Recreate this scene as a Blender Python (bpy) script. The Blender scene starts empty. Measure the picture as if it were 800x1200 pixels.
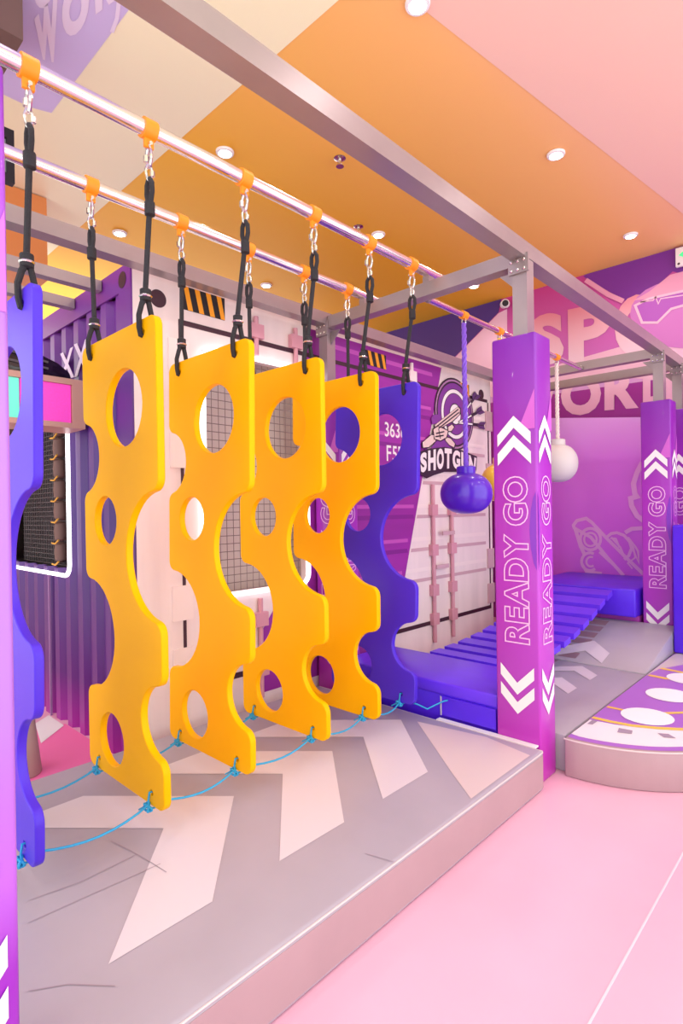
import bpy, bmesh, math, random
from mathutils import Vector, Matrix
random.seed(4)
S = bpy.context.scene
COL = S.collection
PI = math.pi
# ------------------------------------------------------------------ camera
H = 1.4
FPX = 660.93
YAW, PIT, ROL = (math.radians(a) for a in (43.47, -.164, -.895))
FW = Vector((math.cos(YAW)*math.cos(PIT), math.sin(YAW)*math.cos(PIT), math.sin(PIT)))
_r = FW.cross(Vector((0, 0, 1))).normalized(); _u = _r.cross(FW)
RT = _r*math.cos(ROL) + _u*math.sin(ROL)
UP = -_r*math.sin(ROL) + _u*math.cos(ROL)
CAM = Vector((0, 0, H))
cd = bpy.data.cameras.new('camera'); cam = bpy.data.objects.new('camera', cd); COL.objects.link(cam)
m = Matrix((RT, UP, -FW)).transposed().to_4x4(); m.translation = CAM
cam.matrix_world = m
cd.sensor_fit = 'VERTICAL'; cd.sensor_height = 36.0; cd.lens = 36.0*FPX/1200.0
cd.clip_start = .02
S.camera = cam
# ------------------------------------------------------------------ world, light, exposure
W = bpy.data.worlds.new('world'); S.world = W; W.use_nodes = True
bg = W.node_tree.nodes['Background']; bg.inputs[0].default_value = (.94, .97, .97, 1); bg.inputs[1].default_value = 2.15
S.view_settings.view_transform = 'Standard'; S.view_settings.look = 'None'
S.view_settings.exposure = 0.1; S.view_settings.gamma = 1.0; S.view_settings.use_curve_mapping = False
LAMP_W = 24.0
# ------------------------------------------------------------------ helpers
def lin(c):
    return tuple(((v/255)/12.92 if v/255 <= .04045 else ((v/255+.055)/1.055)**2.4) for v in c)
MATS = {}
def mat(name, rgb, rough=.5, metal=0, emit=0, var=0, scale=6, bump=0, bscale=30, coat=0, stretch=(1,1,1), spec=.5):
    if name in MATS: return MATS[name]
    M = bpy.data.materials.new(name); M.use_nodes = True
    nt = M.node_tree; b = nt.nodes['Principled BSDF']
    c = (*lin(rgb), 1)
    b.inputs['Base Color'].default_value = c
    b.inputs['Roughness'].default_value = rough; b.inputs['Metallic'].default_value = metal
    b.inputs['Specular IOR Level'].default_value = spec
    b.inputs['Coat Weight'].default_value = coat; b.inputs['Coat Roughness'].default_value = .15
    if emit:
        b.inputs['Emission Color'].default_value = c; b.inputs['Emission Strength'].default_value = emit
    if var or bump:
        tc = nt.nodes.new('ShaderNodeTexCoord'); mp = nt.nodes.new('ShaderNodeMapping')
        mp.inputs['Scale'].default_value = stretch
        nt.links.new(tc.outputs['Object'], mp.inputs[0])
    if var:
        nz = nt.nodes.new('ShaderNodeTexNoise'); nz.inputs['Scale'].default_value = scale; nz.inputs['Detail'].default_value = 4
        nt.links.new(mp.outputs[0], nz.inputs['Vector'])
        rp = nt.nodes.new('ShaderNodeValToRGB')
        rp.color_ramp.elements[0].position = .3; rp.color_ramp.elements[1].position = .7
        rp.color_ramp.elements[0].color = (*[v*(1-var) for v in c[:3]], 1)
        rp.color_ramp.elements[1].color = (*[min(1, v*(1+var*.6)) for v in c[:3]], 1)
        nt.links.new(nz.outputs[0], rp.inputs[0]); nt.links.new(rp.outputs[0], b.inputs['Base Color'])
    if bump:
        n2 = nt.nodes.new('ShaderNodeTexNoise'); n2.inputs['Scale'].default_value = bscale; n2.inputs['Detail'].default_value = 3
        nt.links.new(mp.outputs[0], n2.inputs['Vector'])
        bp = nt.nodes.new('ShaderNodeBump'); bp.inputs['Strength'].default_value = bump; bp.inputs['Distance'].default_value = .01
        nt.links.new(n2.outputs[0], bp.inputs['Height']); nt.links.new(bp.outputs[0], b.inputs['Normal'])
    MATS[name] = M
    return M
def ramp_mat(name, stops, axis='Z', rough=.4, coat=0, lo=0, hi=1, coord='Object'):
    """printed / painted colour gradient or painted-in light, along one axis of the object's own space"""
    M = bpy.data.materials.new(name); M.use_nodes = True; nt = M.node_tree; b = nt.nodes['Principled BSDF']
    b.inputs['Roughness'].default_value = rough; b.inputs['Coat Weight'].default_value = coat
    tc = nt.nodes.new('ShaderNodeTexCoord'); sp = nt.nodes.new('ShaderNodeSeparateXYZ'); mr = nt.nodes.new('ShaderNodeMapRange')
    nt.links.new(tc.outputs[coord], sp.inputs[0]); nt.links.new(sp.outputs[axis], mr.inputs[0])
    mr.inputs[1].default_value = lo; mr.inputs[2].default_value = hi
    rp = nt.nodes.new('ShaderNodeValToRGB'); cr = rp.color_ramp
    while len(cr.elements) < len(stops): cr.elements.new(.5)
    for e, (p, c) in zip(cr.elements, stops): e.position = p; e.color = (*lin(c), 1)
    nt.links.new(mr.outputs[0], rp.inputs[0]); nt.links.new(rp.outputs[0], b.inputs['Base Color'])
    MATS[name] = M
    return M
def px(x, y, ax, val):
    d = FW + RT*((x-400)/FPX) - UP*((y-600)/FPX); i = 'xyz'.index(ax)
    return CAM + d*((val-CAM[i])/d[i])
def crop(ox, oy, s, L): return [(ox+a/s, oy+b/s) for a, b in L]

class MB:
    def __init__(s): s.v = []; s.f = []
    def add(s, V, F):
        o = len(s.v); s.v += [tuple(p) for p in V]; s.f += [tuple(i+o for i in f) for f in F]; return s
    def box(s, x0, x1, y0, y1, z0, z1):
        V = [(x, y, z) for x in (x0, x1) for y in (y0, y1) for z in (z0, z1)]
        return s.add(V, [(0,1,3,2),(4,6,7,5),(0,4,5,1),(2,3,7,6),(0,2,6,4),(1,5,7,3)])
    def prism(s, base, ext):
        n = len(base); e = Vector(ext); V = [Vector(p) for p in base]; V += [p+e for p in V]
        return s.add(V, [tuple(range(n))[::-1], tuple(range(n, 2*n))] + [(i, (i+1) % n, (i+1) % n+n, i+n) for i in range(n)])
    def poly(s, pts): return s.add(pts, [tuple(range(len(pts)))])
    def tube(s, path, r, n=8, closed=False, taper=None):
        P = [Vector(p) for p in path]; N = len(P); V = []; prev = None
        for i, p in enumerate(P):
            a = P[(i-1) % N] if closed or i > 0 else p; b = P[(i+1) % N] if closed or i < N-1 else p
            t = (b-a).normalized()
            if prev is None:
                q = Vector((0, 0, 1)) if abs(t.z) < .9 else Vector((1, 0, 0)); nn = t.cross(q).normalized()
            else: nn = (prev-t*prev.dot(t)).normalized()
            prev = nn; bb = t.cross(nn); rr = r if taper is None else taper[i]
            V += [p+(nn*math.cos(2*PI*k/n)+bb*math.sin(2*PI*k/n))*rr for k in range(n)]
        F = []
        for i in range(N if closed else N-1):
            j = (i+1) % N
            F += [(i*n+k, i*n+(k+1) % n, j*n+(k+1) % n, j*n+k) for k in range(n)]
        if not closed: F += [tuple(range(n))[::-1], tuple((N-1)*n+k for k in range(n))]
        return s.add(V, F)
    def lathe(s, c, prof, n=24, axis=(0,0,1)):
        """prof: list of (radius, height along axis)"""
        c = Vector(c); a = Vector(axis).normalized(); q = Vector((1, 0, 0)) if abs(a.x) < .9 else Vector((0, 1, 0))
        e1 = a.cross(q).normalized(); e2 = a.cross(e1); V = []
        for r, h in prof: V += [c+a*h+(e1*math.cos(2*PI*k/n)+e2*math.sin(2*PI*k/n))*r for k in range(n)]
        F = [(i*n+k, i*n+(k+1) % n, (i+1)*n+(k+1) % n, (i+1)*n+k) for i in range(len(prof)-1) for k in range(n)]
        F += [tuple(range(n))[::-1], tuple((len(prof)-1)*n+k for k in range(n))]
        return s.add(V, F)
    def mesh(s, name, smooth=False):
        me = bpy.data.meshes.new(name); me.from_pydata(s.v, [], s.f); me.update()
        bm = bmesh.new(); bm.from_mesh(me); bmesh.ops.recalc_face_normals(bm, faces=bm.faces); bm.to_mesh(me); bm.free()
        if smooth:
            me.shade_smooth()
            me.set_sharp_from_angle(angle=math.radians(40))
        return me
def obj(name, mb, material, parent=None, smooth=False):
    me = mb.mesh(name, smooth) if isinstance(mb, MB) else mb
    o = bpy.data.objects.new(name, me); COL.objects.link(o)
    if material is not None:
        me.materials.clear(); me.materials.append(material)
    if parent: attach(o, parent)
    return o
def attach(o, parent):
    """parts are modelled in world space; things are moved only by their root's location"""
    o.parent = parent
    if parent.parent is None: o.matrix_parent_inverse = Matrix.Translation(-parent.location)
def tag(o, label=None, cat=None, group=None, kind=None):
    if label: o['label'] = label
    if cat: o['category'] = cat
    if group: o['group'] = group
    if kind: o['kind'] = kind
    return o
def thing(name, label, cat, loc=(0,0,0), group=None):
    o = bpy.data.objects.new(name, None); COL.objects.link(o); o.location = loc; o.empty_display_size = .1
    return tag(o, label, cat, group)
def struct(name, mb, material, **k): return tag(obj(name, mb, material, **k), kind='structure')
def rbox(name, x0, x1, y0, y1, z0, z1, bev, material, parent=None, seg=3):
    me = MB().box(x0, x1, y0, y1, z0, z1).mesh(name)
    bm = bmesh.new(); bm.from_mesh(me)
    bmesh.ops.bevel(bm, geom=list(bm.edges), offset=bev, segments=seg, profile=.5, affect='EDGES')
    bm.to_mesh(me); bm.free(); me.shade_smooth(); me.set_sharp_from_angle(angle=math.radians(35))
    return obj(name, me, material, parent)
def rprism(name, base, ext, bev, material, parent=None, seg=2):
    me = MB().prism(base, ext).mesh(name); bm = bmesh.new(); bm.from_mesh(me)
    bmesh.ops.bevel(bm, geom=list(bm.edges), offset=bev, segments=seg, profile=.5, affect='EDGES', clamp_overlap=True)
    bm.to_mesh(me); bm.free(); me.shade_smooth(); me.set_sharp_from_angle(angle=math.radians(35))
    return obj(name, me, material, parent)
def decal(name, pts, ax, val, material, parent):
    return obj(name, MB().poly([px(x, y, ax, val) for x, y in pts]), material, parent)
def flat(name, pts, ax, val, material, parent):
    """pts are 2-D metric coordinates on the plane"""
    f = {'x': lambda a, b: (val, a, b), 'y': lambda a, b: (a, val, b), 'z': lambda a, b: (a, b, val)}[ax]
    return obj(name, MB().poly([f(a, b) for a, b in pts]), material, parent)
# ---- lettering: Blender's built-in font, filled glyphs or outlines
def glyph(ch, off=0.0, outline=False):
    cu = bpy.data.curves.new('glyph', 'FONT'); cu.body = ch; cu.size = 1; cu.offset = off; cu.resolution_u = 4
    cu.dimensions = '2D'; cu.fill_mode = 'NONE' if outline else 'BOTH'
    o = bpy.data.objects.new('glyph', cu); COL.objects.link(o)
    dg = bpy.context.evaluated_depsgraph_get()
    me = bpy.data.meshes.new_from_object(o.evaluated_get(dg))
    V = [(v.co.x, v.co.y) for v in me.vertices]; F = [tuple(p.vertices) for p in me.polygons]; E_ = [tuple(e.vertices) for e in me.edges]
    bpy.data.objects.remove(o); bpy.data.curves.remove(cu); bpy.data.meshes.remove(me)
    xs = [v[0] for v in V]; ys = [v[1] for v in V]
    x0, x1, y0, y1 = min(xs), max(xs), min(ys), max(ys)
    V = [((x-x0)/(x1-x0), (y-y0)/(y1-y0)) for x, y in V]
    return V, F, E_, (x1-x0)/(y1-y0)
def letter_quad(name, ch, quad, ax, val, material, parent, off=.03):
    """quad: pixel TL, TR, BR, BL of the letter, carried onto the plane"""
    V, F, _, _a = glyph(ch, off)
    TL, TR, BR, BL = [px(*q, ax, val) for q in quad]
    P = [(BL*(1-u)+BR*u)*(1-v)+(TL*(1-u)+TR*u)*v for u, v in V]
    return obj(name, MB().add(P, F), material, parent)
def loops(E_):
    nb = {}
    for a, b in E_: nb.setdefault(a, []).append(b); nb.setdefault(b, []).append(a)
    seen = set(); out = []
    for s in nb:
        if s in seen: continue
        L = [s]; seen.add(s); c = s
        while True:
            n = [q for q in nb[c] if q not in seen]
            if not n: break
            c = n[0]; seen.add(c); L.append(c)
        out.append(L)
    return out
def ribbon(pts, w, closed=True):
    """2-D strip of width w along a polyline"""
    P = [Vector(p) for p in pts]; Q = [P[0]]
    for p in P[1:]:
        if (p-Q[-1]).length > 1e-4: Q.append(p)
    if closed and (Q[0]-Q[-1]).length < 1e-4: Q.pop()
    N = len(Q); V = []
    for i, p in enumerate(Q):
        a = Q[(i-1) % N] if closed or i else p; b = Q[(i+1) % N] if closed or i < N-1 else p
        d1 = (p-a).normalized() if (p-a).length > 0 else (b-p).normalized(); d2 = (b-p).normalized() if (b-p).length > 0 else d1
        t = d1+d2
        t = t.normalized() if t.length > .2 else d1
        n = Vector((-t.y, t.x)); k = min(1.8, 1/max(.3, n.dot(Vector((-d1.y, d1.x)))))
        V += [p+n*w/2*k, p-n*w/2*k]
    F = [(2*i, 2*i+1, 2*((i+1) % N)+1, 2*((i+1) % N)) for i in range(N if closed else N-1)]
    return V, F
def line_decal(name, pts, w, ax, val, material, parent, closed=False):
    """a drawn line: pixel polyline laid on a plane, w metres wide"""
    P = [px(x, y, ax, val) for x, y in pts]; i = 'xyz'.index(ax); k = [j for j in range(3) if j != i]
    V, F = ribbon([(p[k[0]], p[k[1]]) for p in P], w, closed); Q = []
    for v in V:
        c = [0, 0, 0]; c[i] = val; c[k[0]] = v[0]; c[k[1]] = v[1]; Q.append(c)
    return obj(name, MB().add(Q, F), material, parent)
def ell(cx, cy, rx, ry, n=28, rot=0, a0=0, a1=2*PI):
    full = abs(a1-a0-2*PI) < 1e-6
    L = []
    for i in range(n if full else n+1):
        a = a0+(a1-a0)*i/n; x, y = rx*math.cos(a), ry*math.sin(a)
        L.append((cx+x*math.cos(rot)-y*math.sin(rot), cy+x*math.sin(rot)+y*math.cos(rot)))
    return L
# ------------------------------------------------------------------ materials
M_floor = mat('floor_pink_vinyl', (240, 180, 202), .35, var=.05, scale=1.5, bump=.03, bscale=4)
M_white = mat('white_print', (246, 240, 240), .5)
M_steel = mat('grey_painted_steel', (164, 150, 152), .32, metal=.55, var=.05)
M_chrome = mat('chrome_tube', (235, 225, 228), .18, metal=1)
M_link = mat('bright_steel_link', (220, 215, 210), .22, metal=1)
M_orange = mat('orange_strap', (255, 150, 20), .45)
M_rope = mat('black_rope', (38, 34, 38), .7, bump=.5, bscale=160)
M_blue_rope = mat('blue_cord', (40, 165, 215), .5, bump=.4, bscale=200)
M_yellow = mat('yellow_plastic_board', (255, 184, 0), .36, var=.03, scale=3, spec=.1)
M_violet = mat('violet_plastic_board', (82, 47, 212), .36, var=.03, scale=3, spec=.3)
M_mat = mat('grey_mauve_vinyl', (174, 163, 175), .38, var=.06, scale=3, bump=.12, bscale=7)
M_matside = mat('rose_mauve_vinyl', (176, 146, 152), .4, var=.05, scale=4, bump=.15, bscale=9)
M_matprint = mat('pale_pink_print', (220, 208, 216), .38, bump=.1, bscale=7)
M_piping = mat('pale_piping', (214, 200, 200), .5)
M_purple_vinyl = mat('violet_vinyl', (90, 38, 240), .34, var=.08, scale=5, bump=.12, bscale=12)
M_slat = mat('violet_painted_plank', (106, 54, 246), .36, var=.06)
M_dark = mat('near_black', (30, 22, 30), .6)
M_maroon = mat('dark_maroon_print', (62, 26, 44), .5)
M_neon = mat('neon_white', (255, 252, 255), .4, emit=1.8)
# ------------------------------------------------------------------ setting
ZC = 4.04; XW = 6.6
fl = struct('floor', MB().box(-1.45, XW+.1, -1.1, 6.5, -.06, 0), M_floor)
obj('floor_seam', MB().box(-1.4, 6, .574, .580, 0, .0015), mat('seam_pale_pink', (250, 214, 224), .5), fl)
MP = mat('hot_pink_vinyl', (250, 120, 178), .4)
obj('floor_print', MB().poly([(-.8, 2.83, .002), (1.45, 2.83, .002), (1.45, 3.95, .002), (1.2, 4.0, .002), (-.8, 3.4, .002)]), MP, fl)
decal('floor_print', [(41, 848), (57, 838), (75, 850), (48, 871)], 'z', .004, M_white, fl)
ce_m = ramp_mat('ceiling_orange_pink_spill', [(0, (250, 192, 164)), (.35, (255, 192, 116)), (1, (255, 190, 34))], 'Y', .6, lo=.8, hi=3.6)  # orange paint; the drift to salmon is pink bounce light painted in
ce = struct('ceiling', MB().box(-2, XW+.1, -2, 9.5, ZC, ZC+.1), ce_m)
M_cream = mat('cream_ceiling_paint', (255, 248, 204), .6)
M_cpink = mat('pink_ceiling_paint', (250, 204, 184), .6)
M_lilac = mat('lilac_ceiling_paint', (212, 196, 236), .6)
M_lilac2 = mat('pale_lilac_lettering', (238, 224, 242), .6)
flat('paint_panel', [(-2, -2), (2.14, -2), (2.14, 9.5), (-2, 9.5)], 'z', ZC-.002, M_cream, ce)
flat('paint_panel', [(2.14, -2), (XW, -2), (XW, 1.711-.138*(XW-2.487)), (2.14, 1.711+.138*.347)], 'z', ZC-.003, M_cpink, ce)
flat('paint_panel', [(-1.5, .5), (1.41, .5), (1.41, 3.9), (1.30, 3.94), (-1.5, 3.94)], 'z', ZC-.004, M_lilac, ce)
for ch, q in (('W', [(40, 22), (68, -10), (70, 75), (43, 68)]), ('O', [(71, -12), (105, -32), (104, 30), (74, 50)]),
              ('R', [(109, -36), (140, -52), (138, -2), (112, 17)]), ('O', [(38, -36), (63, -50), (62, 6), (40, 13)])):
    letter_quad('ceiling_letter', ch, q, 'z', ZC-.007, M_lilac2, ce, .07)
line_decal('ceiling_letter', [(140, -5), (137, 22), (131, 38)], .02, 'z', ZC-.007, M_lilac2, ce)
# back wall with mural
wb_m = ramp_mat('mural_purple_gradient', [(0, (168, 50, 170)), (.55, (186, 66, 186)), (.64, (226, 180, 230)), (.78, (206, 104, 190)), (1, (196, 56, 140))], 'Z', .55, lo=0, hi=4.04)
wb = struct('wall_back', MB().box(XW, XW+.1, -2, 7, 0, ZC), wb_m)
M_navy = mat('mural_navy', (78, 44, 130), .55)
M_plum = mat('mural_plum', (120, 40, 150), .55)
M_band = mat('mural_dark_band', (158, 40, 150), .55)
M_salmon = ramp_mat('mural_letter_salmon', [(0, (236, 170, 205)), (.5, (242, 206, 222)), (1, (226, 118, 136))], 'Z', .55, lo=2.4, hi=3.8)
M_mpink = mat('mural_pale_pink', (240, 190, 214), .55)
XWd = XW-.003
decal('mural_shape', [(420, 398), (455, 388), (588, 347), (584, 366), (532, 419), (500, 440), (440, 420)], 'x', XWd, M_navy, wb)
decal('mural_shape', [(584, 367), (594, 362), (594, 470), (520, 450), (532, 420)], 'x', XWd-.001, M_mpink, wb)
decal('mural_shape', [(683, 324), (690, 318), (800, 287), (830, 280), (830, 330), (788, 318), (752, 352), (733, 353)], 'x', XWd, M_plum, wb)
flat('mural_shape', [(-2, 0), (7, 0), (7, 2.80), (-2, 2.67)], 'x', XWd, M_band, wb)
flat('mural_shape', [(.2, 2.70), (1.6, 2.70), (1.9, 2.78), (3.3, 2.78), (3.0, 3.05), (1.4, 3.2), (.2, 3.1)], 'x', XWd-.0005, M_mpink, wb)
def wall_letter(ch, q): letter_quad('mural_letter', ch, q, 'x', XWd-.004, M_salmon, wb, .05)
wall_letter('S', [(620, 371), (659, 364), (661, 426), (620, 430)])
wall_letter('P', [(665, 363), (716, 352), (716, 419), (666, 426)])
wall_letter('O', [(720, 350), (772, 340), (772, 412), (720, 420)])
wall_letter('W', [(596, 446), (654, 440), (654, 492), (596, 496)])
wall_letter('O', [(657, 440), (704, 437), (704, 485), (657, 488)])
wall_letter('R', [(708, 434), (748, 430), (748, 478), (708, 481)])
wall_letter('L', [(753, 430), (776, 428), (776, 474), (753, 477)])
wall_letter('D', [(780, 426), (818, 421), (818, 470), (780, 473)])
# soft pale patch with a plain pair of sports goggles
decal('mural_shape', ell(800, 368, 62, 40, 24) , 'x', XWd-.006, mat('mural_orchid', (206, 120, 196), .55), wb)
decal('mural_shape', [(742, 352), (760, 342), (785, 322), (800, 318), (830, 322), (830, 340), (800, 344), (762, 350)], 'x', XWd-.0075, mat('mural_rose', (232, 158, 190), .55), wb)
gog = [(744, 358), (760, 350), (800, 341), (830, 340), (836, 362), (815, 366), (800, 358), (786, 362), (770, 378), (752, 378)]
decal('mural_shape', gog, 'x', XWd-.009, mat('mural_goggle', (178, 88, 190), .55), wb)
line_decal('mural_line', gog, .025, 'x', XWd-.011, M_mpink, wb, True)
line_decal('mural_line', [(750, 354), (765, 352), (768, 348), (771, 356), (774, 350), (800, 346)], .012, 'x', XWd-.011, M_mpink, wb)
line_decal('mural_line', [(686, 328), (712, 345), (730, 353)], .05, 'x', XWd-.011, MATS['mural_rose'], wb)
# other far walls
struct('wall_left', MB().box(-1.45, XW, 6.4, 6.5, 0, 2.6), mat('cream_wall', (240, 220, 200), .6))  # unseen wall, kept low so outside light comes in above it
bk = struct('trim_1', MB().box(-2.5, 1.75, 4.98, 6.2, 3.35, ZC-.01), mat('orange_bulkhead_paint', (226, 142, 78), .6))

# ------------------------------------------------------------------ downlights
M_lampd = mat('lamp_lens', (255, 250, 240), .4, emit=30)
DLAB = {(2.44, 1.71): 'round recessed downlight where cream, orange and pink ceiling paint meet', (2.44, 3.43): 'round recessed downlight in orange ceiling just past the cream paint edge',
        (2.44, 5.12): 'round recessed downlight at the cream paint edge, above the container end', (4.19, 1.71): 'round recessed downlight in orange ceiling beside the pink paint edge, mid-way along',
        (5.95, 1.71): 'round recessed downlight in orange ceiling close to the exit sign', (4.19, 3.43): 'round recessed downlight right beside a sprinkler head', (5.95, 3.43): 'round recessed downlight in orange ceiling near the security camera'}
def downlight(x, y):
    t = thing('downlight', DLAB.get((x, y), 'round recessed downlight away from the mural wall, over the open floor'), 'downlight', (x, y, ZC-.02), 'recessed ceiling downlights')
    obj('trim_ring', MB().lathe((x, y, ZC-.022), [(.05, 0), (.062, .003), (.066, .012), (.066, .018), (.05, .018)], 24), M_white, t, True)
    obj('lens', MB().lathe((x, y, ZC-.026), [(.036, 0), (.046, .004), (.046, .01)], 20), M_lampd, t)
    ld = bpy.data.lights.new('downlight_lamp', 'SPOT'); ld.energy = LAMP_W; ld.spot_size = math.radians(150); ld.spot_blend = .8
    ld.shadow_soft_size = .05; ld.color = (1, .97, .94)
    lo = bpy.data.objects.new('downlight_lamp', ld); COL.objects.link(lo); lo.location = (x, y, ZC-.035); attach(lo, t)
for y in (-1.75, -.02, 1.71, 3.43, 5.12):
    for x in (-1.05, .70, 2.44, 4.19, 5.95):
        if (x, y) == (5.95, 5.12): continue
        downlight(x, y)
def detector(x, y, lab):
    t = thing('ceiling_sprinkler', lab, 'sprinkler', (x, y, ZC-.08))
    obj('rosette', MB().lathe((x, y, ZC-.012), [(.03, 0), (.045, .006), (.045, .01)], 20), M_link, t, True)
    obj('stem', MB().lathe((x, y, ZC-.06), [(.01, 0), (.012, .05)], 10), M_link, t, True)
    obj('frame', MB().tube([(x-.022, y, ZC-.06), (x-.02, y, ZC-.04), (x, y, ZC-.028), (x+.02, y, ZC-.04), (x+.022, y, ZC-.06)], .004, 6), M_link, t)
    obj('deflector', MB().lathe((x, y, ZC-.066), [(.03, 0), (.03, .004)], 16), M_link, t)
detector(3.09, 2.89, 'small brass sprinkler head in open orange ceiling')
detector(3.95, 3.47, 'small sprinkler head in orange ceiling right beside a downlight')

# ------------------------------------------------------------------ container
XC, YC, CX1, ZT = 1.455, 2.915, 5.36, 2.765
con = thing('shipping_container', 'purple and pale pink mock shipping container with corrugated end and neon-framed windows', 'container', (XC, YC, 0))
M_cfront = mat('container_pale_print', (240, 222, 220), .42, var=.07, scale=1.6, stretch=(5, 1, .6))
M_cshade = mat('container_mauve_print', (206, 168, 176), .45)
M_crose = mat('container_rose_print', (214, 152, 166), .4)
M_cpale = mat('container_highlight_print', (246, 228, 224), .42)
M_cpurple = mat('container_purple_print', (156, 44, 160), .42, var=.12, scale=1.5, stretch=(.5, 1, 6))
end_m = ramp_mat('container_end_purple', [(0, (156, 26, 146)), (.12, (88, 22, 114)), (.5, (66, 24, 114)), (.75, (82, 30, 126)), (1, (122, 42, 148))], 'Z', .4, coat=.1, lo=0, hi=2.76)
def fy(x, y): p = px(x, y, 'y', YC); return (p.x, p.z)
WX0, WX1, WZ0, WZ1 = 1.885, 2.70, .90, 2.375        # front window opening
for nm, a in (('front_wall', (XC, WX0, .0, ZT)), ('front_wall', (WX1, CX1, .0, ZT)), ('front_wall', (WX0, WX1, 0, WZ0)), ('front_wall', (WX0, WX1, WZ1, ZT))):
    obj(nm, MB().box(a[0], a[1], YC, YC+.05, a[2], a[3]), M_cfront, con)
obj('roof', MB().box(XC+.02, CX1, YC+.05, 6.25, ZT-.06, ZT), end_m, con)
obj('far_end_wall', MB().box(CX1-.05, CX1, YC+.05, 5.0, 0, ZT-.06), end_m, con)
# corrugated end, ribs at 0.2 m pitch, opening left for the window
EY0, EY1, EZ0, EZ1 = 3.84, 4.95, 1.04, 2.1
me = MB(); Y0 = YC+.13; prof = [(0, 0), (.07, 0), (.1, .035), (.17, .035), (.2, 0)]
y = Y0
while y < 6.2:
    for (a, da), (b, db) in zip(prof[:-1], prof[1:]):
        ya, yb = y+a, y+b
        segs = [(0, EZ0), (EZ1, 2.64)] if ya > EY0-.01 and yb < EY1+.1 else [(0, 2.64)]
        for z0, z1 in segs:
            me.add([(XC+da, ya, z0), (XC+db, yb, z0), (XC+db, yb, z1), (XC+da, ya, z1)], [(0, 1, 2, 3)])
    y += .2
obj('corrugated_panel', me, end_m, con)
obj('end_top_rail', MB().box(XC-.012, XC-.0005, YC, 6.25, 2.63, ZT), end_m, con)
obj('corner_post', MB().box(XC-.012, XC-.0005, YC, YC+.14, 0, 2.6295), end_m, con)
obj('seam_strip', MB().box(XC-.012, XC, 4.19, 4.205, 0, .98), mat('seam_plum', (150, 110, 160), .4), con)
obj('corner_hole', MB().lathe((XC-.0125, YC+.09, 2.69), [(.045, -.002), (.045, .001)], 20, (1, 0, 0)), M_maroon, con)
# end window: recess, net, padded rope post, neon frame
def rrect(a0, a1, b0, b1, r, n=6):
    L = []
    for cx_, cy_, st in ((a1-r, b1-r, 0), (a0+r, b1-r, 90), (a0+r, b0+r, 180), (a1-r, b0+r, 270)):
        for i in range(n+1):
            t = math.radians(st+90*i/n); L.append((cx_+r*math.cos(t), cy_+r*math.sin(t)))
    return L
M_inside = mat('window_dim_lining', (206, 190, 184), .8)
M_net = mat('grey_net_cord', (96, 86, 88), .8)
M_net2 = mat('taupe_net_cord', (130, 112, 110), .8)
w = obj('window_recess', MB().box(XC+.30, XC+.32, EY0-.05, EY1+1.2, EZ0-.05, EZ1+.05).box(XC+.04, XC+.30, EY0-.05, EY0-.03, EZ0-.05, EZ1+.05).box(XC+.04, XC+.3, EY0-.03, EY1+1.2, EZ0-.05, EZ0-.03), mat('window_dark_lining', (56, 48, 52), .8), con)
n = MB()
k = 0
while EY0+k*.035 < EY1+.1: n.tube([(XC+.1, EY0+k*.035, EZ0), (XC+.1, EY0+k*.035, EZ1)], .0028, 4); k += 1
k = 0
while EZ0+k*.035 < EZ1: n.tube([(XC+.1, EY0, EZ0+k*.035), (XC+.1, EY1+.1, EZ0+k*.035)], .0028, 4); k += 1
tag(obj('net', n, M_net, con), kind='stuff')
rp_m = mat('brown_padding', (112, 84, 78), .7); ty_m = mat('yellow_tie', (214, 160, 60), .6)
for i in range(7):
    z = EZ0+.03+i*.145
    sg = obj('post_pad', MB().lathe((XC+.05, EY0+.28, z), [(.02, 0), (.04, .015), (.045, .07), (.04, .125), (.02, .14)], 12), rp_m, con, True)
    obj('tie', MB().tube([(XC+.0, EY0+.31, z-.01), (XC+.0, EY0+.25, z-.014), (XC+.0, EY0+.19, z+.012)], .006, 6), ty_m, sg)
obj('neon_frame', MB().tube([(XC-.02, a, b) for a, b in rrect(EY0-.05, EY1+.1, EZ0-.04, EZ1+.03, .08)], .014, 8, True), M_neon, con, True)
# front window: recess, net, neon frame
obj('window_recess', MB().box(WX0-.05, WX1+.05, YC+.22, YC+.24, WZ0-.05, WZ1+.05).box(WX0-.03, WX0-.01, YC+.05, YC+.22, WZ0-.05, WZ1+.05).box(WX1+.01, WX1+.03, YC+.05, YC+.22, WZ0-.05, WZ1+.05)
    .box(WX0-.03, WX1+.03, YC+.05, YC+.22, WZ0-.05, WZ0-.02).box(WX0-.03, WX1+.03, YC+.05, YC+.22, WZ1+.02, WZ1+.05), M_inside, con)
n = MB(); k = 0
while WX0+k*.05 < WX1: n.tube([(WX0+k*.05, YC+.06, WZ0), (WX0+k*.05, YC+.06, WZ1)], .0026, 4); k += 1
k = 0
while WZ0+k*.05 < WZ1: n.tube([(WX0, YC+.062, WZ0+k*.05), (WX1, YC+.062, WZ0+k*.05)], .0026, 4); k += 1
tag(obj('net', n, M_net2, con), kind='stuff')
obj('neon_frame', MB().tube([(a, YC-.02, b) for a, b in rrect(WX0-.01, WX1+.01, WZ0-.01, WZ1+.01, .08)], .016, 8, True), M_neon, con, True)
# prints on the front wall
def fw(name, pts, off, material): return flat(name, pts, 'y', YC-off, material, con)
def fbox(name, x0, x1, z0, z1, d, material): return obj(name, MB().box(x0, x1, YC-d, YC-.0005, z0, z1), material, con)
pl = [fy(*p) for p in ((385, 392), (517, 431), (470, 700), (458, 775), (288, 806), (310, 728))]
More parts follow.
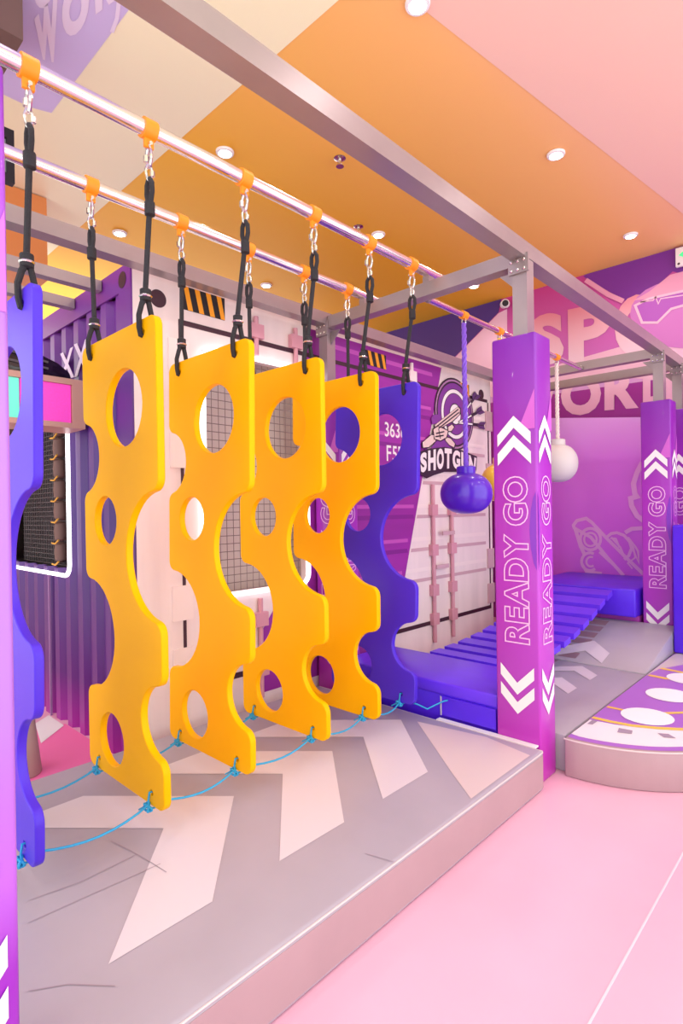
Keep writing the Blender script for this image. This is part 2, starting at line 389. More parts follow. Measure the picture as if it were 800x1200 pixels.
# the purple diagonal band, left clear of the window opening
fw('purple_band', [(WX1+.015, pl[0][1]), pl[1], pl[2], (pl[2][0]-.12, .22), (2.2, .22), (2.3, .62), (2.5, WZ0-.03), (WX1+.015, WZ0-.03)], .002, M_cpurple)
for z, h_ in ((2.60, .035),): fw('printed_rib', [(2.9, z), (4.30, z), (4.29, z+h_), (2.9, z+h_)], .003, mat('container_magenta_highlight', (196, 84, 186), .42))
for i, z in enumerate((2.2, 1.92, 1.62, 1.32, 1.03, .76)):
    xs = pl[1][0]+(z-pl[1][1])*(pl[1][0]-pl[2][0])/(pl[1][1]-pl[2][1])
    fw('printed_rib', [(2.95, z), (xs-.02, z), (xs-.03, z+.035), (2.95, z+.035)], .003, mat('container_deep_magenta', (132, 32, 140), .42))
    fw('printed_rib', [(xs+.02, z), (5.22, z), (5.22, z+.03), (xs+.03, z+.03)], .003, M_cshade)
    fw('printed_rib', [(xs+.03, z+.09), (5.22, z+.09), (5.22, z+.125), (xs+.04, z+.125)], .003, M_cpale)
    fw('printed_rib', [(2.95, z+.09), (xs-.02, z+.09), (xs-.02, z+.12), (2.95, z+.12)], .003, MATS['container_magenta_highlight'])
FX0, FX1, FZ0, FZ1 = 1.73, 5.29, .36, 2.49
for a in ((FX0, FX1, FZ1, FZ1+.03), (FX0, FX1, FZ0, FZ0+.035), (FX0, FX0+.02, FZ0, FZ1), (FX1, FX1+.02, FZ0, FZ1)):
    fbox('door_gasket', a[0], a[1], a[2], a[3], .004, M_maroon)
for x in (1.66, 5.24):
    for z in (.42, .78, 1.66, 2.2): fbox('hinge_block', x, x+.13, z, z+.2, .014, M_cpale if x < 2 else M_cshade)
for x in (1.605, 5.17):
    obj('bolt_hole', MB().lathe((x, YC-.003, 2.605 if x < 2 else 2.56), [(.05, 0), (.05, .002)], 24, (0, 1, 0)), M_maroon, con)
M_hz = mat('hazard_amber', (250, 164, 30), .45)
def hazard(x0, x1, z0, z1):
    p = fbox('hazard_plate', x0, x1, z0, z1, .005, M_dark); w_ = (x1-x0)/4.2
    for i in range(4):
        a = x0+(i*1.12-.05)*w_; c = lambda v: min(max(v, x0), x1)
        flat('hazard_stripe', [(c(a), z1), (c(a+w_*.5), z1), (c(a+w_*.95), z0), (c(a+w_*.45), z0)], 'y', YC-.0062, M_hz, p)
hazard(1.765, 2.05, 2.585, 2.72); hazard(3.32, 3.63, 2.55, 2.665); hazard(4.71, 4.93, 2.50, 2.62)
for x in (4.25, 4.555):
    b = obj('locking_bar', MB().tube([(x, YC-.022, .2), (x, YC-.022, 1.62)], .018, 10), M_crose, con, True)
    for z in (.36, .62, .98, 1.34): obj('bar_bracket', MB().box(x-.045, x+.045, YC-.045, YC-.001, z, z+.1), M_crose, b)
    z = 1.16 if x > 4.4 else .86
    obj('bar_handle', MB().box(x-.2 if x > 4.4 else x, x if x > 4.4 else x+.2, YC-.055, YC-.043, z, z+.035), M_cshade, b)
for x in (2.28, 2.62):
    for z0, z1 in ((2.41, 2.66), (.2, .84)):
        b = obj('locking_bar', MB().tube([(x, YC-.02, z0), (x, YC-.02, z1)], .016, 10), M_crose, con, True)
        for z in ((2.52,) if z0 > 1 else (.34, .66)): obj('bar_bracket', MB().box(x-.05, x+.05, YC-.04, YC-.001, z, z+.09), M_crose, b)
b = obj('locking_bar', MB().tube([(3.96, YC-.02, 2.0), (3.96, YC-.02, 2.66)], .016, 10), M_cpale, con, True)
for z in (2.16, 2.5): obj('bar_bracket', MB().box(3.91, 4.01, YC-.04, YC-.001, z, z+.09), M_cpale, b)
# container numbers
def flat_text(name, s, x, z, h_, material, off, gap=.25):
    for ch in s:
        if ch == ' ': x += h_*.4; continue
        V, F, _, a = glyph(ch, .01); w_ = h_*a*.85 if ch != '.' else h_*.12; hh = h_ if ch != '.' else h_*.12
        obj(name, MB().add([(x+u*w_, YC-off, z+v*hh) for u, v in V], F), material, con); x += w_+h_*gap*.5
flat_text('number_print', '3636', 3.60, 2.0, .12, M_white, .004); flat_text('number_print', 'F5D4', 3.62, 1.80, .13, M_white, .004)
# XX letters across the corrugation
for q in ([(86, 404), (104, 396), (104, 437), (87, 442)], [(70, 415), (86, 406), (87, 442), (70, 446)]):
    letter_quad('end_letter', 'X', q, 'x', XC-.006, mat('pale_lilac_print', (226, 200, 232), .45), con, .02)
# ---- target logo with lettering, printed on the doors
LX, LZ, LR = 4.66, 2.30, .345
M_ink = mat('logo_ink', (48, 26, 46), .5); M_lp = mat('logo_purple', (128, 56, 152), .5); M_skin = mat('logo_beige', (232, 204, 198), .5); M_lm = mat('logo_mauve', (176, 128, 170), .5)
lg = obj('target_logo', MB().poly([(x, YC-.006, z) for x, z in ell(LX, LZ, LR, LR, 40)]), M_ink, con)
o_ = .0075
for f_, mm in ((.95, M_lm), (.90, M_ink), (.85, M_lp), (.70, M_ink), (.68, M_white), (.58, M_ink), (.56, M_lp), (.30, M_ink), (.27, M_white), (.13, M_lp)):
    flat('target_ring', ell(LX, LZ, LR*f_, LR*f_, 40), 'y', YC-o_, mm, lg); o_ += .0006
def lc(L): return crop(480, 430, 6.667, L)
def ld_(name, L, off, mm): return decal(name, lc(L), 'y', YC-off, mm, lg)
for p0, p1 in (((420, 360), (525, 215)), ((380, 435), (565, 335)), ((380, 435), (580, 458))):
    line_decal('dart_shaft', lc([p0, p1]), .03, 'y', YC-.0145, M_ink, lg)
    line_decal('dart_shaft', lc([p0, ((p0[0]*.45+p1[0]*.55), (p0[1]*.45+p1[1]*.55))]), .016, 'y', YC-.0152, M_white, lg)
    d = Vector((p1[0]-p0[0], p1[1]-p0[1])).normalized(); q = Vector((-d.y, d.x)); P1 = Vector(p1)
    ld_('dart_flight', [tuple(P1-d*55), tuple(P1-d*30+q*26), tuple(P1+d*12+q*30), tuple(P1), tuple(P1+d*12-q*30), tuple(P1-d*30-q*26)], .0155, mat('logo_dart', (92, 52, 110), .5))
    line_decal('dart_shaft', lc([tuple(P1-d*50), tuple(P1)]), .01, 'y', YC-.016, M_ink, lg)
ld_('figure_cap', [(168, 400), (185, 375), (215, 370), (240, 395), (235, 435), (175, 450)], .0150, M_lp)
ld_('figure_body', [(160, 640), (200, 590), (230, 555), (290, 550), (330, 640)], .0150, M_lp)
for off, g, mm in ((.0160, 9, M_ink), (.0168, 0, M_skin)):
    def gr(L):
        c = Vector((sum(a for a, _ in L)/len(L), sum(b for _, b in L)/len(L)))
        return [tuple(Vector(p)+(Vector(p)-c).normalized()*g) for p in L]
    ld_('forearm', gr([(100, 590), (170, 530), (205, 540), (200, 580), (150, 625), (105, 630)]), off, mm)
    ld_('forearm', gr([(275, 545), (320, 560), (352, 600), (345, 628), (310, 610), (280, 575)]), off, mm)
    ld_('gun_barrel', gr([(195, 455), (375, 312), (392, 330), (388, 372), (330, 425), (215, 490)]), off, mm)
    ld_('hand', gr([(185, 490), (215, 465), (255, 480), (298, 500), (285, 550), (240, 575), (195, 560)]), off+.0008, mm)
    ld_('hand', gr([(300, 470), (330, 450), (345, 470), (325, 500), (302, 500)]), off+.0008, mm)
for a, b in (((205, 470), (380, 330)), ((225, 480), (385, 355)), ((205, 520), (270, 505)), ((200, 545), (265, 535)), ((225, 485), (240, 560))):
    line_decal('ink_line', lc([a, b]), .013, 'y', YC-.0185, M_ink, lg)
ld_('lettering_shadow', [(72, 665), (140, 640), (270, 625), (400, 648), (525, 700), (520, 800), (505, 865), (470, 850), (380, 820), (270, 820), (190, 845), (130, 872), (82, 838)], .0190, M_ink)
for ch, q in zip('SHOTGUN', ([(80, 678), (133, 660), (133, 810), (88, 832)], [(143, 655), (203, 642), (203, 806), (143, 812)], [(211, 640), (266, 634), (266, 796), (211, 804)], [(272, 634), (328, 640), (326, 792), (272, 796)],
                             [(334, 644), (394, 658), (394, 800), (334, 795)], [(402, 662), (454, 680), (452, 820), (402, 805)], [(462, 686), (520, 712), (508, 850), (462, 832)])):
    letter_quad('logo_letter', ch, lc(q), 'y', YC-.0200, mat('logo_letter_white', (246, 234, 234), .5), lg, .055)

# ------------------------------------------------------------------ steel frame
fr = thing('steel_frame', 'grey square-tube steel frame carrying the rails over the obstacle course', 'frame', (2.83, 1.34, 2.29))
BZ0, BZ1 = 2.695, 2.775
obj('front_beam', MB().box(-1.6, 6.25, 1.297, 1.382, BZ0, BZ1), M_steel, fr)
obj('rear_beam', MB().box(-1.6, 6.25, 2.755, 2.84, BZ0, BZ1), M_steel, fr)
for y in (3.28, 3.67): obj('side_beam', MB().box(-1.6, XC-.02, y-.03, y+.03, BZ0, BZ0+.06), M_steel, fr)
ROWS = (.26, 2.83, 5.40, 6.03)
for i, x in enumerate(ROWS):
    obj('cross_beam', MB().box(x-.04, x+.04, 1.385, 2.752, 2.668, 2.748), M_steel, fr)
    for y in (1.34, 2.797):
        p = obj('post', MB().box(x-.04, x+.04, y-.04, y+.04, 2.291 if i < 3 else 2.24, BZ0-.001), M_steel, fr)
        s = 1 if y < 2 else -1
        obj('gusset', MB().prism([(x-.004, y+s*.041, 2.56), (x-.004, y+s*.041, 2.65), (x-.004, y+s*.13, 2.65)], (.008, 0, 0)), M_steel, p)
        obj('gusset', MB().box(x-.055, x-.041, y-.055, y+.055, 2.62, BZ0+.02), M_steel, p)
        for dy in (-.035, .0, .035):
            for dz in (2.635, 2.68): obj('bolt', MB().lathe((x-.056, y+dy, dz), [(.009, 0), (.009, -.008), (.005, -.013)], 6, (1, 0, 0)), M_link, p)
# ------------------------------------------------------------------ rails
RZ = 2.814; RYF, RYR = 1.934, 2.442
def rail(y, x0, x1, z, r, lab, standoff=True):
    t = thing('hanging_rail', lab, 'rail', (x0, y, z), 'steel tube rails')
    obj('tube', MB().tube([(x0, y, z), (x1, y, z)], r, 16), M_chrome, t, True)
    for x in (x0, x1): obj('end_cap', MB().lathe((x-.012, y, z), [(r*1.02, 0), (r*1.12, .004), (r*1.12, .02), (r*1.02, .024)], 16, (1, 0, 0)), M_steel, t, True)
    if standoff:
        for x in (.26, 2.83):
            obj('saddle', MB().box(x-.03, x+.03, y-.022, y+.022, 2.749, z-r+.002), M_steel, t)
rail(RYF, -1.4, 2.975, RZ, .028, 'thick chrome rail nearer the open mat edge, carrying the cut-out panels')
rail(RYR, -1.4, 2.985, RZ, .028, 'thick chrome rail nearer the container, carrying the cut-out panels')
rail(1.98, 2.888, 5.342, 2.685, .02, 'thinner steel rail between cross beams, carrying the hanging balls', False)

# ------------------------------------------------------------------ cut-out panels
PT = .030
KS = .939                                                     # panel size: 0.65 m wide, 1.82 m tall
def fillet(edge, sgn, cy, cz, r, q):
    """edge line y=edge, material on the side sgn; bite circle; returns points from top to bottom"""
    fy_ = edge+sgn*q; dz = math.sqrt((r+q)**2-(cy-fy_)**2)
    pts = []
    def arc(c, rad, a0, a1, n):
        return [(c[0]+rad*math.cos(a0+(a1-a0)*i/n), c[1]+rad*math.sin(a0+(a1-a0)*i/n)) for i in range(n+1)]
    def ang(c, p): return math.atan2(p[1]-c[1], p[0]-c[0])
    def short(a, b):
        while b-a > PI: b -= 2*PI
        while b-a < -PI: b += 2*PI
        return b
    up, dn = (fy_, cz+dz), (fy_, cz-dz); C_ = (cy, cz)
    tu = (cy+(up[0]-cy)*r/(r+q), cz+(up[1]-cz)*r/(r+q)); td = (cy+(dn[0]-cy)*r/(r+q), cz+(dn[1]-cz)*r/(r+q))
    a0 = PI if sgn > 0 else 0
    pts += arc(up, q, a0, short(a0, ang(up, tu)), 6)
    b0 = ang(C_, tu); b1 = ang(C_, td); mid = 0 if sgn > 0 else PI
    m0 = short(b0, mid); m1 = m0+(short(mid, b1)-mid)
    pts += arc(C_, r, b0, m1, 22)[1:]
    c0 = ang(dn, td); pts += arc(dn, q, c0, short(c0, a0), 6)[1:]
    return pts
def panel_mesh():
    y0, y1, z0, z1, q = 2.0, 2.69, .235, 2.175, .045
    def cor(cy, cz, a): return [(cy+q*math.cos(math.radians(a+15*i)), cz+q*math.sin(math.radians(a+15*i))) for i in range(7)]
    O = []                                                    # clockwise seen from -x with y to the left
    O += cor(y0+q, z1-q, 90)
    O += fillet(y0, 1, 2.02, 1.23, .258, .055) + fillet(y0, 1, 2.03, .575, .145, .055)
    O += cor(y0+q, z0+q, 180) + cor(y1-q, z0+q, 270)
    O += fillet(y1, -1, 2.655, .855, .248, .05)[::-1] + fillet(y1, -1, 2.685, 1.66, .158, .05)[::-1]
    O += cor(y1-q, z1-q, 0)
    cu = bpy.data.curves.new('panel', 'CURVE'); cu.dimensions = '2D'; cu.fill_mode = 'BOTH'
    holes = [ell(2.283, 1.845, .163, .163, 36), ell(2.475, 1.37, .108, .108, 28), ell(2.452, .405, .115, .115, 28)]
    holes += [ell(y, z, .012, .012, 10) for y, z in ((2.103, 2.12), (2.585, 2.12), (2.103, .285), (2.585, .285))]
    for L in [O]+holes:
        sp = cu.splines.new('POLY'); sp.points.add(len(L)-1); sp.use_cyclic_u = True
        for p, (a, b) in zip(sp.points, L): p.co = (a, b, 0, 1)
    cu.extrude = PT/2-.005; cu.bevel_depth = .005; cu.bevel_resolution = 2; cu.offset = -.005
    o = bpy.data.objects.new('panel', cu); COL.objects.link(o)
    me = bpy.data.meshes.new_from_object(o.evaluated_get(bpy.context.evaluated_depsgraph_get()))
    bpy.data.objects.remove(o); bpy.data.curves.remove(cu)
    for v in me.vertices: v.co = Vector((v.co.z, v.co.x*KS, 1.4+(v.co.y-1.4)*KS))
    bm = bmesh.new(); bm.from_mesh(me); bmesh.ops.recalc_face_normals(bm, faces=bm.faces); bm.to_mesh(me); bm.free()
    me.shade_smooth(); me.set_sharp_from_angle(angle=math.radians(35))
    return me
PM = panel_mesh()
def panel(xt, xb, dy, material, label):
    me = PM.copy()
    sh = (xt-xb)/1.82                                          # slight swing out of plumb
    for v in me.vertices: v.co = Vector((v.co.x+xb+(v.co.z-.306)*sh, v.co.y+dy, v.co.z))
    o = obj('cutout_panel', me, material)
    tag(o, label, 'climbing panel', 'cut-out panels hung along the rails')
    return o
PANELS = [(.631, .609, .0, M_violet, 'violet panel beside the near padded pillar', 'violet cut-out board hanging beside the near chevron pillar, first of the row'),
          (1.040, 1.044, .005, M_yellow, 'first yellow panel', 'yellow cut-out board with holes and bites, hung next to the near violet board'),
          (1.457, 1.429, .0, M_yellow, 'second yellow panel', 'yellow cut-out board, second yellow one from the near violet board'),
          (1.873, 1.878, .005, M_yellow, 'third yellow panel', 'yellow cut-out board, third yellow one from the near violet board'),
          (2.268, 2.246, .0, M_yellow, 'last yellow panel', 'yellow cut-out board hung next to the violet board at the purple platform'),
          (2.632, 2.55, -.01, M_violet, 'violet panel at the platform', 'violet cut-out board hanging in front of the purple platform, last of the row')]
CLIPX = (.631, 1.038, 1.472, 1.878, 2.284, 2.66)
for p in PANELS: panel(p[0], p[1], p[2], p[3], p[5])
# ------------------------------------------------------------------ rope hangers
def strap(x, y, z, r, t, w=.05):
    s = obj('strap', MB().lathe((x-w/2, y, z), [(r+.001, 0), (r+.008, 0), (r+.008, w), (r+.001, w)], 18, (1, 0, 0)), M_orange, t, True)
    obj('strap_tongue', MB().box(x-w*.36, x+w*.36, y-.006, y+.006, z-r-.04, z-r-.004), M_orange, t)
    obj('strap_bolt', MB().lathe((x, y-.02, z-r-.028), [(.007, 0), (.007, .04)], 8, (0, 1, 0)), M_link, t)
def link(c0, c1, w, t, r=.0065, face='x'):
    """oval steel link hanging from c0 to c1"""
    a, b = Vector(c0), Vector(c1); d = b-a; L = []
    side = Vector((0, 1, 0)) if face == 'x' else Vector((1, 0, 0))
    for i in range(20):
        th = 2*PI*i/20; sx, sz = math.cos(th), math.sin(th)
        k = .5-.5*sz; L.append(a+d*k+side*(w*sx*(1-.25*abs(sz))))
    o = obj('shackle', MB().tube(L, r, 6, True), M_link, t, True)
    m_ = a+d*.5+side*w
    obj('shackle_nut', MB().tube([m_-d*.15, m_+d*.15], r*1.7, 6), M_link, o)
def hanger(x, y, pt, label, front):
    P = Vector(pt); T = Vector((x, y, RZ-.028))
    t = thing('panel_rope', label, 'rope', (P.x, P.y, P.z), 'rope hangers of the cut-out panels')
    strap(x, y, RZ, .028, t)
    c1 = T+Vector((0, 0, -.035)); c2 = c1+Vector((0, 0, -.075)); c3 = c2+Vector((0, 0, -.05))
    link(c1, c2, .019, t); link(c2+Vector((0, 0, .012)), c3, .013, t, .005, 'y')
    # upper loop, clamp, straight rope, lower clamp, loop through the panel
    ka = c3+Vector((0, 0, -.085)); D = (P+Vector((0, 0, .115)))-ka
    L = [c3+Vector((0, -.004, .006)), c3+Vector((0, -.018, -.012)), c3+Vector((0, -.02, -.045)), ka+Vector((0, -.007, 0))]
    Rr = [c3+Vector((0, .004, .006)), c3+Vector((0, .018, -.012)), c3+Vector((0, .02, -.045)), ka+Vector((0, .007, 0))]
    obj('upper_loop', MB().tube(Rr[::-1]+L, .0095, 8), M_rope, t, True)
    obj('rope_clamp', MB().lathe(ka+Vector((0, 0, -.045)), [(.012, 0), (.019, .004), (.019, .05), (.012, .054)], 10), M_rope, t, True)
    mid = ka+D*.5+Vector((0, 0, 0))
    obj('rope', MB().tube([ka, mid, ka+D], .0105, 8), M_rope, t, True)
    kb = ka+D
    obj('rope_clamp', MB().lathe(kb+Vector((0, 0, -.05)), [(.012, 0), (.021, .004), (.021, .045), (.012, .05)], 10), M_rope, t, True)
    obj('clamp_band', MB().tube([kb+Vector((.021*math.cos(a), .021*math.sin(a), -.03)) for a in [2*PI*i/10 for i in range(10)]], .004, 5, True), M_link, t)
    h = PT/2+.011
    obj('lower_loop', MB().tube([kb+Vector((0, 0, -.03)), P+Vector((-h*.6, 0, .055)), P+Vector((-h-.002, 0, .01)), P+Vector((-h, .003, -.035)), P+Vector((-h+.006, .004, -.062)),
                                 P+Vector((0, .004, -.066)), P+Vector((h-.004, .003, -.055)), P+Vector((h, 0, 0)), P+Vector((h*.5, 0, .06)), kb+Vector((.006, 0, -.03))], .0105, 8), M_rope, t, True)
for i, p in enumerate(PANELS):
    hanger(CLIPX[i], RYF, (p[0], 1.975+p[2], 2.128), 'black rope by the open mat edge holding the '+p[4], True)
    hanger(CLIPX[i], RYR, (p[0], 2.427+p[2], 2.128), 'black rope on the container side holding the '+p[4], False)
# ------------------------------------------------------------------ blue cords tying the panel feet
def cord(yk, tail, label):
    t = thing('blue_cord', label, 'cord', (1.7, yk, .3), 'blue cords tying the panels')
    pts = [(p[1]+(p[0]-p[1])*.02, yk+p[2], .331) for p in PANELS]
    h = PT/2+.006
    for i in range(len(pts)-1):
        a, b = Vector(pts[i]), Vector(pts[i+1]); L = []
        for k in range(9):
            u = k/8; q = a+(b-a)*u; q.z -= .026*4*u*(1-u)+.018; q.y -= .02*math.sin(PI*u)
            q.x = a.x+h+.004+(b.x-a.x-2*h-.008)*u
            L.append(q)
        obj('cord_span', MB().tube(L, .0042, 6), M_blue_rope, t, True)
    for i, a in enumerate(pts):
        a = Vector(a)
        hole = a+Vector((0, 0, .023))
        k = obj('knot_loop', MB().tube([hole+Vector((-h, 0, .004)), hole+Vector((-h-.004, .003, -.03)), hole+Vector((-h, .001, -.062)), a+Vector((0, 0, -.037)), hole+Vector((h, 0, -.058)), hole+Vector((h+.002, 0, -.02)), hole+Vector((h, 0, .004)), hole+Vector((0, 0, .0))], .0042, 6, True), M_blue_rope, t, True)
        L = []
        c = a+Vector((-h-.006, .004, -.028))
        for j in range(26):
            th = 2*PI*j/26; L.append(c+Vector((.009*math.sin(3*th), .016*math.cos(2*th), .012*math.sin(2*th+.6))))
        obj('knot', MB().tube(L, .0048, 6, True), M_blue_rope, k, True)
        obj('knot_tail', MB().tube([c, c+Vector((-.006, .02, -.004)), c+Vector((-.012, .045, -.02))], .0035, 5), M_blue_rope, k, True)
    if tail:
        a = Vector(pts[-1])
        obj('cord_tail', MB().tube([a+Vector((.022, 0, -.02)), (a.x+.07, a.y-.06, .285), (a.x+.10, a.y-.10, .262), (a.x+.135, a.y-.13, .282), (a.x+.175, a.y-.16, .30), (a.x+.195, a.y-.175, .303)], .0042, 6), M_blue_rope, t, True)
cord(1.975, True, 'thin blue cord tied along the panel feet on the side of the open mat edge')
cord(2.427, False, 'thin blue cord tied along the panel feet on the side of the container')

# ------------------------------------------------------------------ padded pillars
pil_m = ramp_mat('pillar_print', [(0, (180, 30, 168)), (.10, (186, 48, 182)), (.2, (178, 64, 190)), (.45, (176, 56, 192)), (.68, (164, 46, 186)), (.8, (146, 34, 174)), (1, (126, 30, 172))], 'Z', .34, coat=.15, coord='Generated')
M_pilv = mat('pillar_violet_patch', (134, 60, 196), .3); M_pilo = mat('pillar_orchid_patch', (206, 100, 208), .3)
M_line = mat('pillar_outline_print', (246, 196, 240), .35)
TXT = None
def area(L): return sum(L[i][0]*L[(i+1) % len(L)][1]-L[(i+1) % len(L)][0]*L[i][1] for i in range(len(L)))/2
def inside(p, L):
    c = False
    for i in range(len(L)):
        (x0, y0), (x1, y1) = L[i], L[i-1]
        if (y0 > p[1]) != (y1 > p[1]) and p[0] < (x1-x0)*(p[1]-y0)/(y1-y0)+x0: c = not c
    return c
def grow(L, d):
    """move a closed polyline outwards by d"""
    if area(L) < 0: L = L[::-1]
    Q = [L[0]]
    for p in L[1:]:
        if math.dist(p, Q[-1]) > .012: Q.append(p)
    if math.dist(Q[0], Q[-1]) < .012: Q.pop()
    out = []; N = len(Q)
    for i in range(N):
        p = Vector(Q[i]); d1 = (p-Vector(Q[i-1])).normalized(); d2 = (Vector(Q[(i+1) % N])-p).normalized()
        n1 = Vector((d1.y, -d1.x)); n2 = Vector((d2.y, -d2.x)); n_ = (n1+n2)
        n_ = n_.normalized() if n_.length > .1 else n1
        out.append(tuple(p+n_*d*min(1.6, 1/max(.5, n_.dot(n1)))))
    return out
def ready_go(d=.05):
    """outline lettering laid out along +a (reading direction), height along b, all in units of cap height"""
    out = []; a = 0
    for ch in 'READY GO':
        if ch == ' ': a += .4; continue
        V, F, E_, asp = glyph(ch, 0, True)
        LL = [[(V[i][0]*asp, V[i][1]) for i in L] for L in loops(E_)]
        for L in LL:
            hole = any(M is not L and inside(L[0], M) for M in LL)
            out.append([(a+d+x, (y+d)/(1+2*d)) for x, y in grow(L, -d if hole else d)])
        a += asp+2*d+.06
    return out, a-.06
TXT, TXL = ready_go()
pil_n = ramp_mat('pillar_print_glare', [(0, (140, 30, 176)), (.22, (146, 32, 184)), (.30, (176, 96, 214)), (.42, (168, 110, 206)), (.75, (170, 116, 208)), (.88, (160, 70, 200)), (1, (126, 30, 172))], 'Z', .34, coat=.15, coord='Generated')  # near pillar: pale lilac middle is gloss reflection painted into the print
def pillar(x0, x1, y0, y1, z0, label, faces=('x', 'y'), pm=None):
    t = thing('padded_pillar', label, 'pillar', ((x0+x1)/2, (y0+y1)/2, z0), 'padded READY GO pillars')
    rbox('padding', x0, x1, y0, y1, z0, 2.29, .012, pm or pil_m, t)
    for f in faces:
        if f == 'x': w_ = y1-y0; put = lambda s, z, o: (x0-o, y1-s*w_, z)
        elif f == 'y': w_ = x1-x0; put = lambda s, z, o: (x0+s*w_, y0-o, z)
        def poly(name, L, o, mm): obj(name, MB().poly([put(s, z, o) for s, z in L]), mm, t)
        poly('print_patch', [(.02, 1.62), (.98, 1.97), (.98, 2.27), (.02, 2.27)][0:0] or [(.60, 1.80), (.97, 2.0), (.97, 1.80)], .0015, M_pilo)
        if f == 'x': poly('print_patch', [(.97, 1.08), (.90, 1.12), (.84, 1.2), (.82, 1.29), (.85, 1.38), (.91, 1.45), (.97, 1.48)], .0015, M_pilv)
        else: poly('print_patch', [(.03, 1.08), (.03, 1.48), (.07, 1.44), (.1, 1.36), (.11, 1.27), (.09, 1.17)], .0015, M_pilv)
        for sg, zb in ((1, 1.876), (1, 1.776), (-1, .33), (-1, .43)):
            dz = -sg*.092; th = -sg*.062
            L = [(.5, zb), (.12, zb+dz), (.12, zb+dz+th), (.5, zb+th), (.88, zb+dz+th), (.88, zb+dz)]
            poly('chevron', L, .003, M_white)
        # lettering reads upwards; cap height across the face
        s0, s1 = (.79, .24) if f == 'x' else (.80, .24)
        za, zb = .70, 1.56; mb = MB(); kx = (zb-za)/TXL; kb = (s0-s1)*w_
        for L in TXT:
            V, F = ribbon([(a*kx, b*kb) for a, b in L], .0065)
            mb.add([put(s0-v[1]/w_, za+v[0], .003) for v in V], F)
        obj('lettering', mb, M_line, t)
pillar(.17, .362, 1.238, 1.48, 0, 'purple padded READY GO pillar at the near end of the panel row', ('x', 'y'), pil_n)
pillar(2.74, 2.925, 1.238, 1.48, 0, 'purple padded READY GO pillar at the corner of the large grey mat')
pillar(5.31, 5.50, 1.238, 1.47, .01, 'purple padded READY GO pillar at the far end of the slatted bridge')
pillar(2.79, 2.975, 2.66, 2.9, .01, 'purple padded READY GO pillar standing against the container')
pillar(5.94, 6.12, 1.215, 1.43, .01, 'purple padded READY GO pillar behind the violet block')

# ------------------------------------------------------------------ mats
def piping(name, pts, parent, r=.005): obj(name, MB().tube(pts, r, 6), M_piping, parent, True)
t = thing('foam_mat', 'large grey-mauve foam mat with pale pink chevrons under the hanging panels', 'mat', (1, 2, 0), 'foam floor mats')
rbox('mat_body', -1.4, 2.70, 1.205, 2.80, .0, .196, .018, M_mat, t)
piping('piping', [(-1.39, 1.207, .188), (2.69, 1.207, .188)], t, .0035); piping('piping', [(2.695, 1.21, .19), (2.695, 2.79, .19)], t)
obj('side_band', MB().box(-1.38, 2.685, 1.2035, 1.206, .02, .178), M_matside, t)
obj('print_patch', MB().poly([(2.05, 1.23, .197), (2.6, 1.23, .197), (2.66, 1.5, .197), (2.6, 1.9, .197), (2.2, 1.42, .197)]), mat('mat_warm_print', (216, 196, 196), .38), t)
for ax_ in (1.405, 2.0, 2.56):
    zc_ = .1975; w_ = .325; yc = 1.985; hh = .485
    obj('chevron', MB().poly([(ax_, yc, zc_), (ax_-.43, yc-hh, zc_), (ax_-.43-w_, yc-hh, zc_), (ax_-w_, yc, zc_), (ax_-.43-w_, yc+hh, zc_), (ax_-.43, yc+hh, zc_)]), M_matprint, t)
for L in ([(33, 1055), (95, 1033), (160, 1001)], [(33, 1081), (100, 1051), (188, 1012)], [(33, 1161), (80, 1153), (135, 1155)], [(130, 985), (165, 1003), (195, 1022)], [(428, 1000), (462, 1010)]):
    line_decal('crease_print', L, .003, 'z', .1985, mat('mat_crease', (166, 150, 163), .4), t)
t = thing('foam_mat', 'flat grey-mauve foam mat beside the slatted bridge, behind the corner pillar', 'mat', (3.6, 1.6, 0), 'foam floor mats')
rprism('mat_body', [(2.955, 1.202, 0), (4.39, 1.202, 0), (4.39, 2.6, 0), (3.30, 2.6, 0), (3.30, 1.482, 0), (2.955, 1.482, 0)], (0, 0, .196), .012, M_mat, t)
for x, y in ((3.62, 1.62), (4.0, 1.62)):
    obj('chevron', MB().poly([(x, y-.17, .1985), (x+.15, y-.17, .1985), (x+.32, y, .1985), (x+.15, y+.17, .1985), (x, y+.17, .1985), (x+.16, y, .1985)]), M_matprint, t)
obj('print_patch', MB().poly([(3.6, 1.82, .198), (4.37, 1.82, .198), (4.37, 2.3, .198), (3.6, 2.3, .198)]), mat('mat_dark_print', (150, 118, 124), .45), t)
t = thing('wedge_mat', 'grey-mauve foam wedge rising to the foot of the far READY GO pillar', 'mat', (4.8, 1.6, 0), 'foam floor mats')
rprism('mat_body', [(4.405, 1.205, 0), (5.295, 1.205, 0), (5.295, 1.205, .40), (4.405, 1.205, .20)], (0, 1.2, 0), .012, M_mat, t)
M_dkp = MATS['mat_dark_print']
for i in range(6):
    for j in range(3):
        x = 4.45+i*.135; y = 1.72+j*.17
        z = lambda x: .2025+(x-4.405)*.2247
        obj('print_patch', MB().poly([(x, y, z(x)), (x+.1, y, z(x+.1)), (x+.1, y+.14, z(x+.1)), (x, y+.14, z(x))]), M_dkp, t)
obj('chevron', MB().poly([(x, y, .204+(x-4.405)*.2247) for x, y in ((4.44, 1.52), (4.62, 1.52), (4.80, 1.70), (4.62, 1.88), (4.44, 1.88), (4.6, 1.70))]), M_matprint, t)
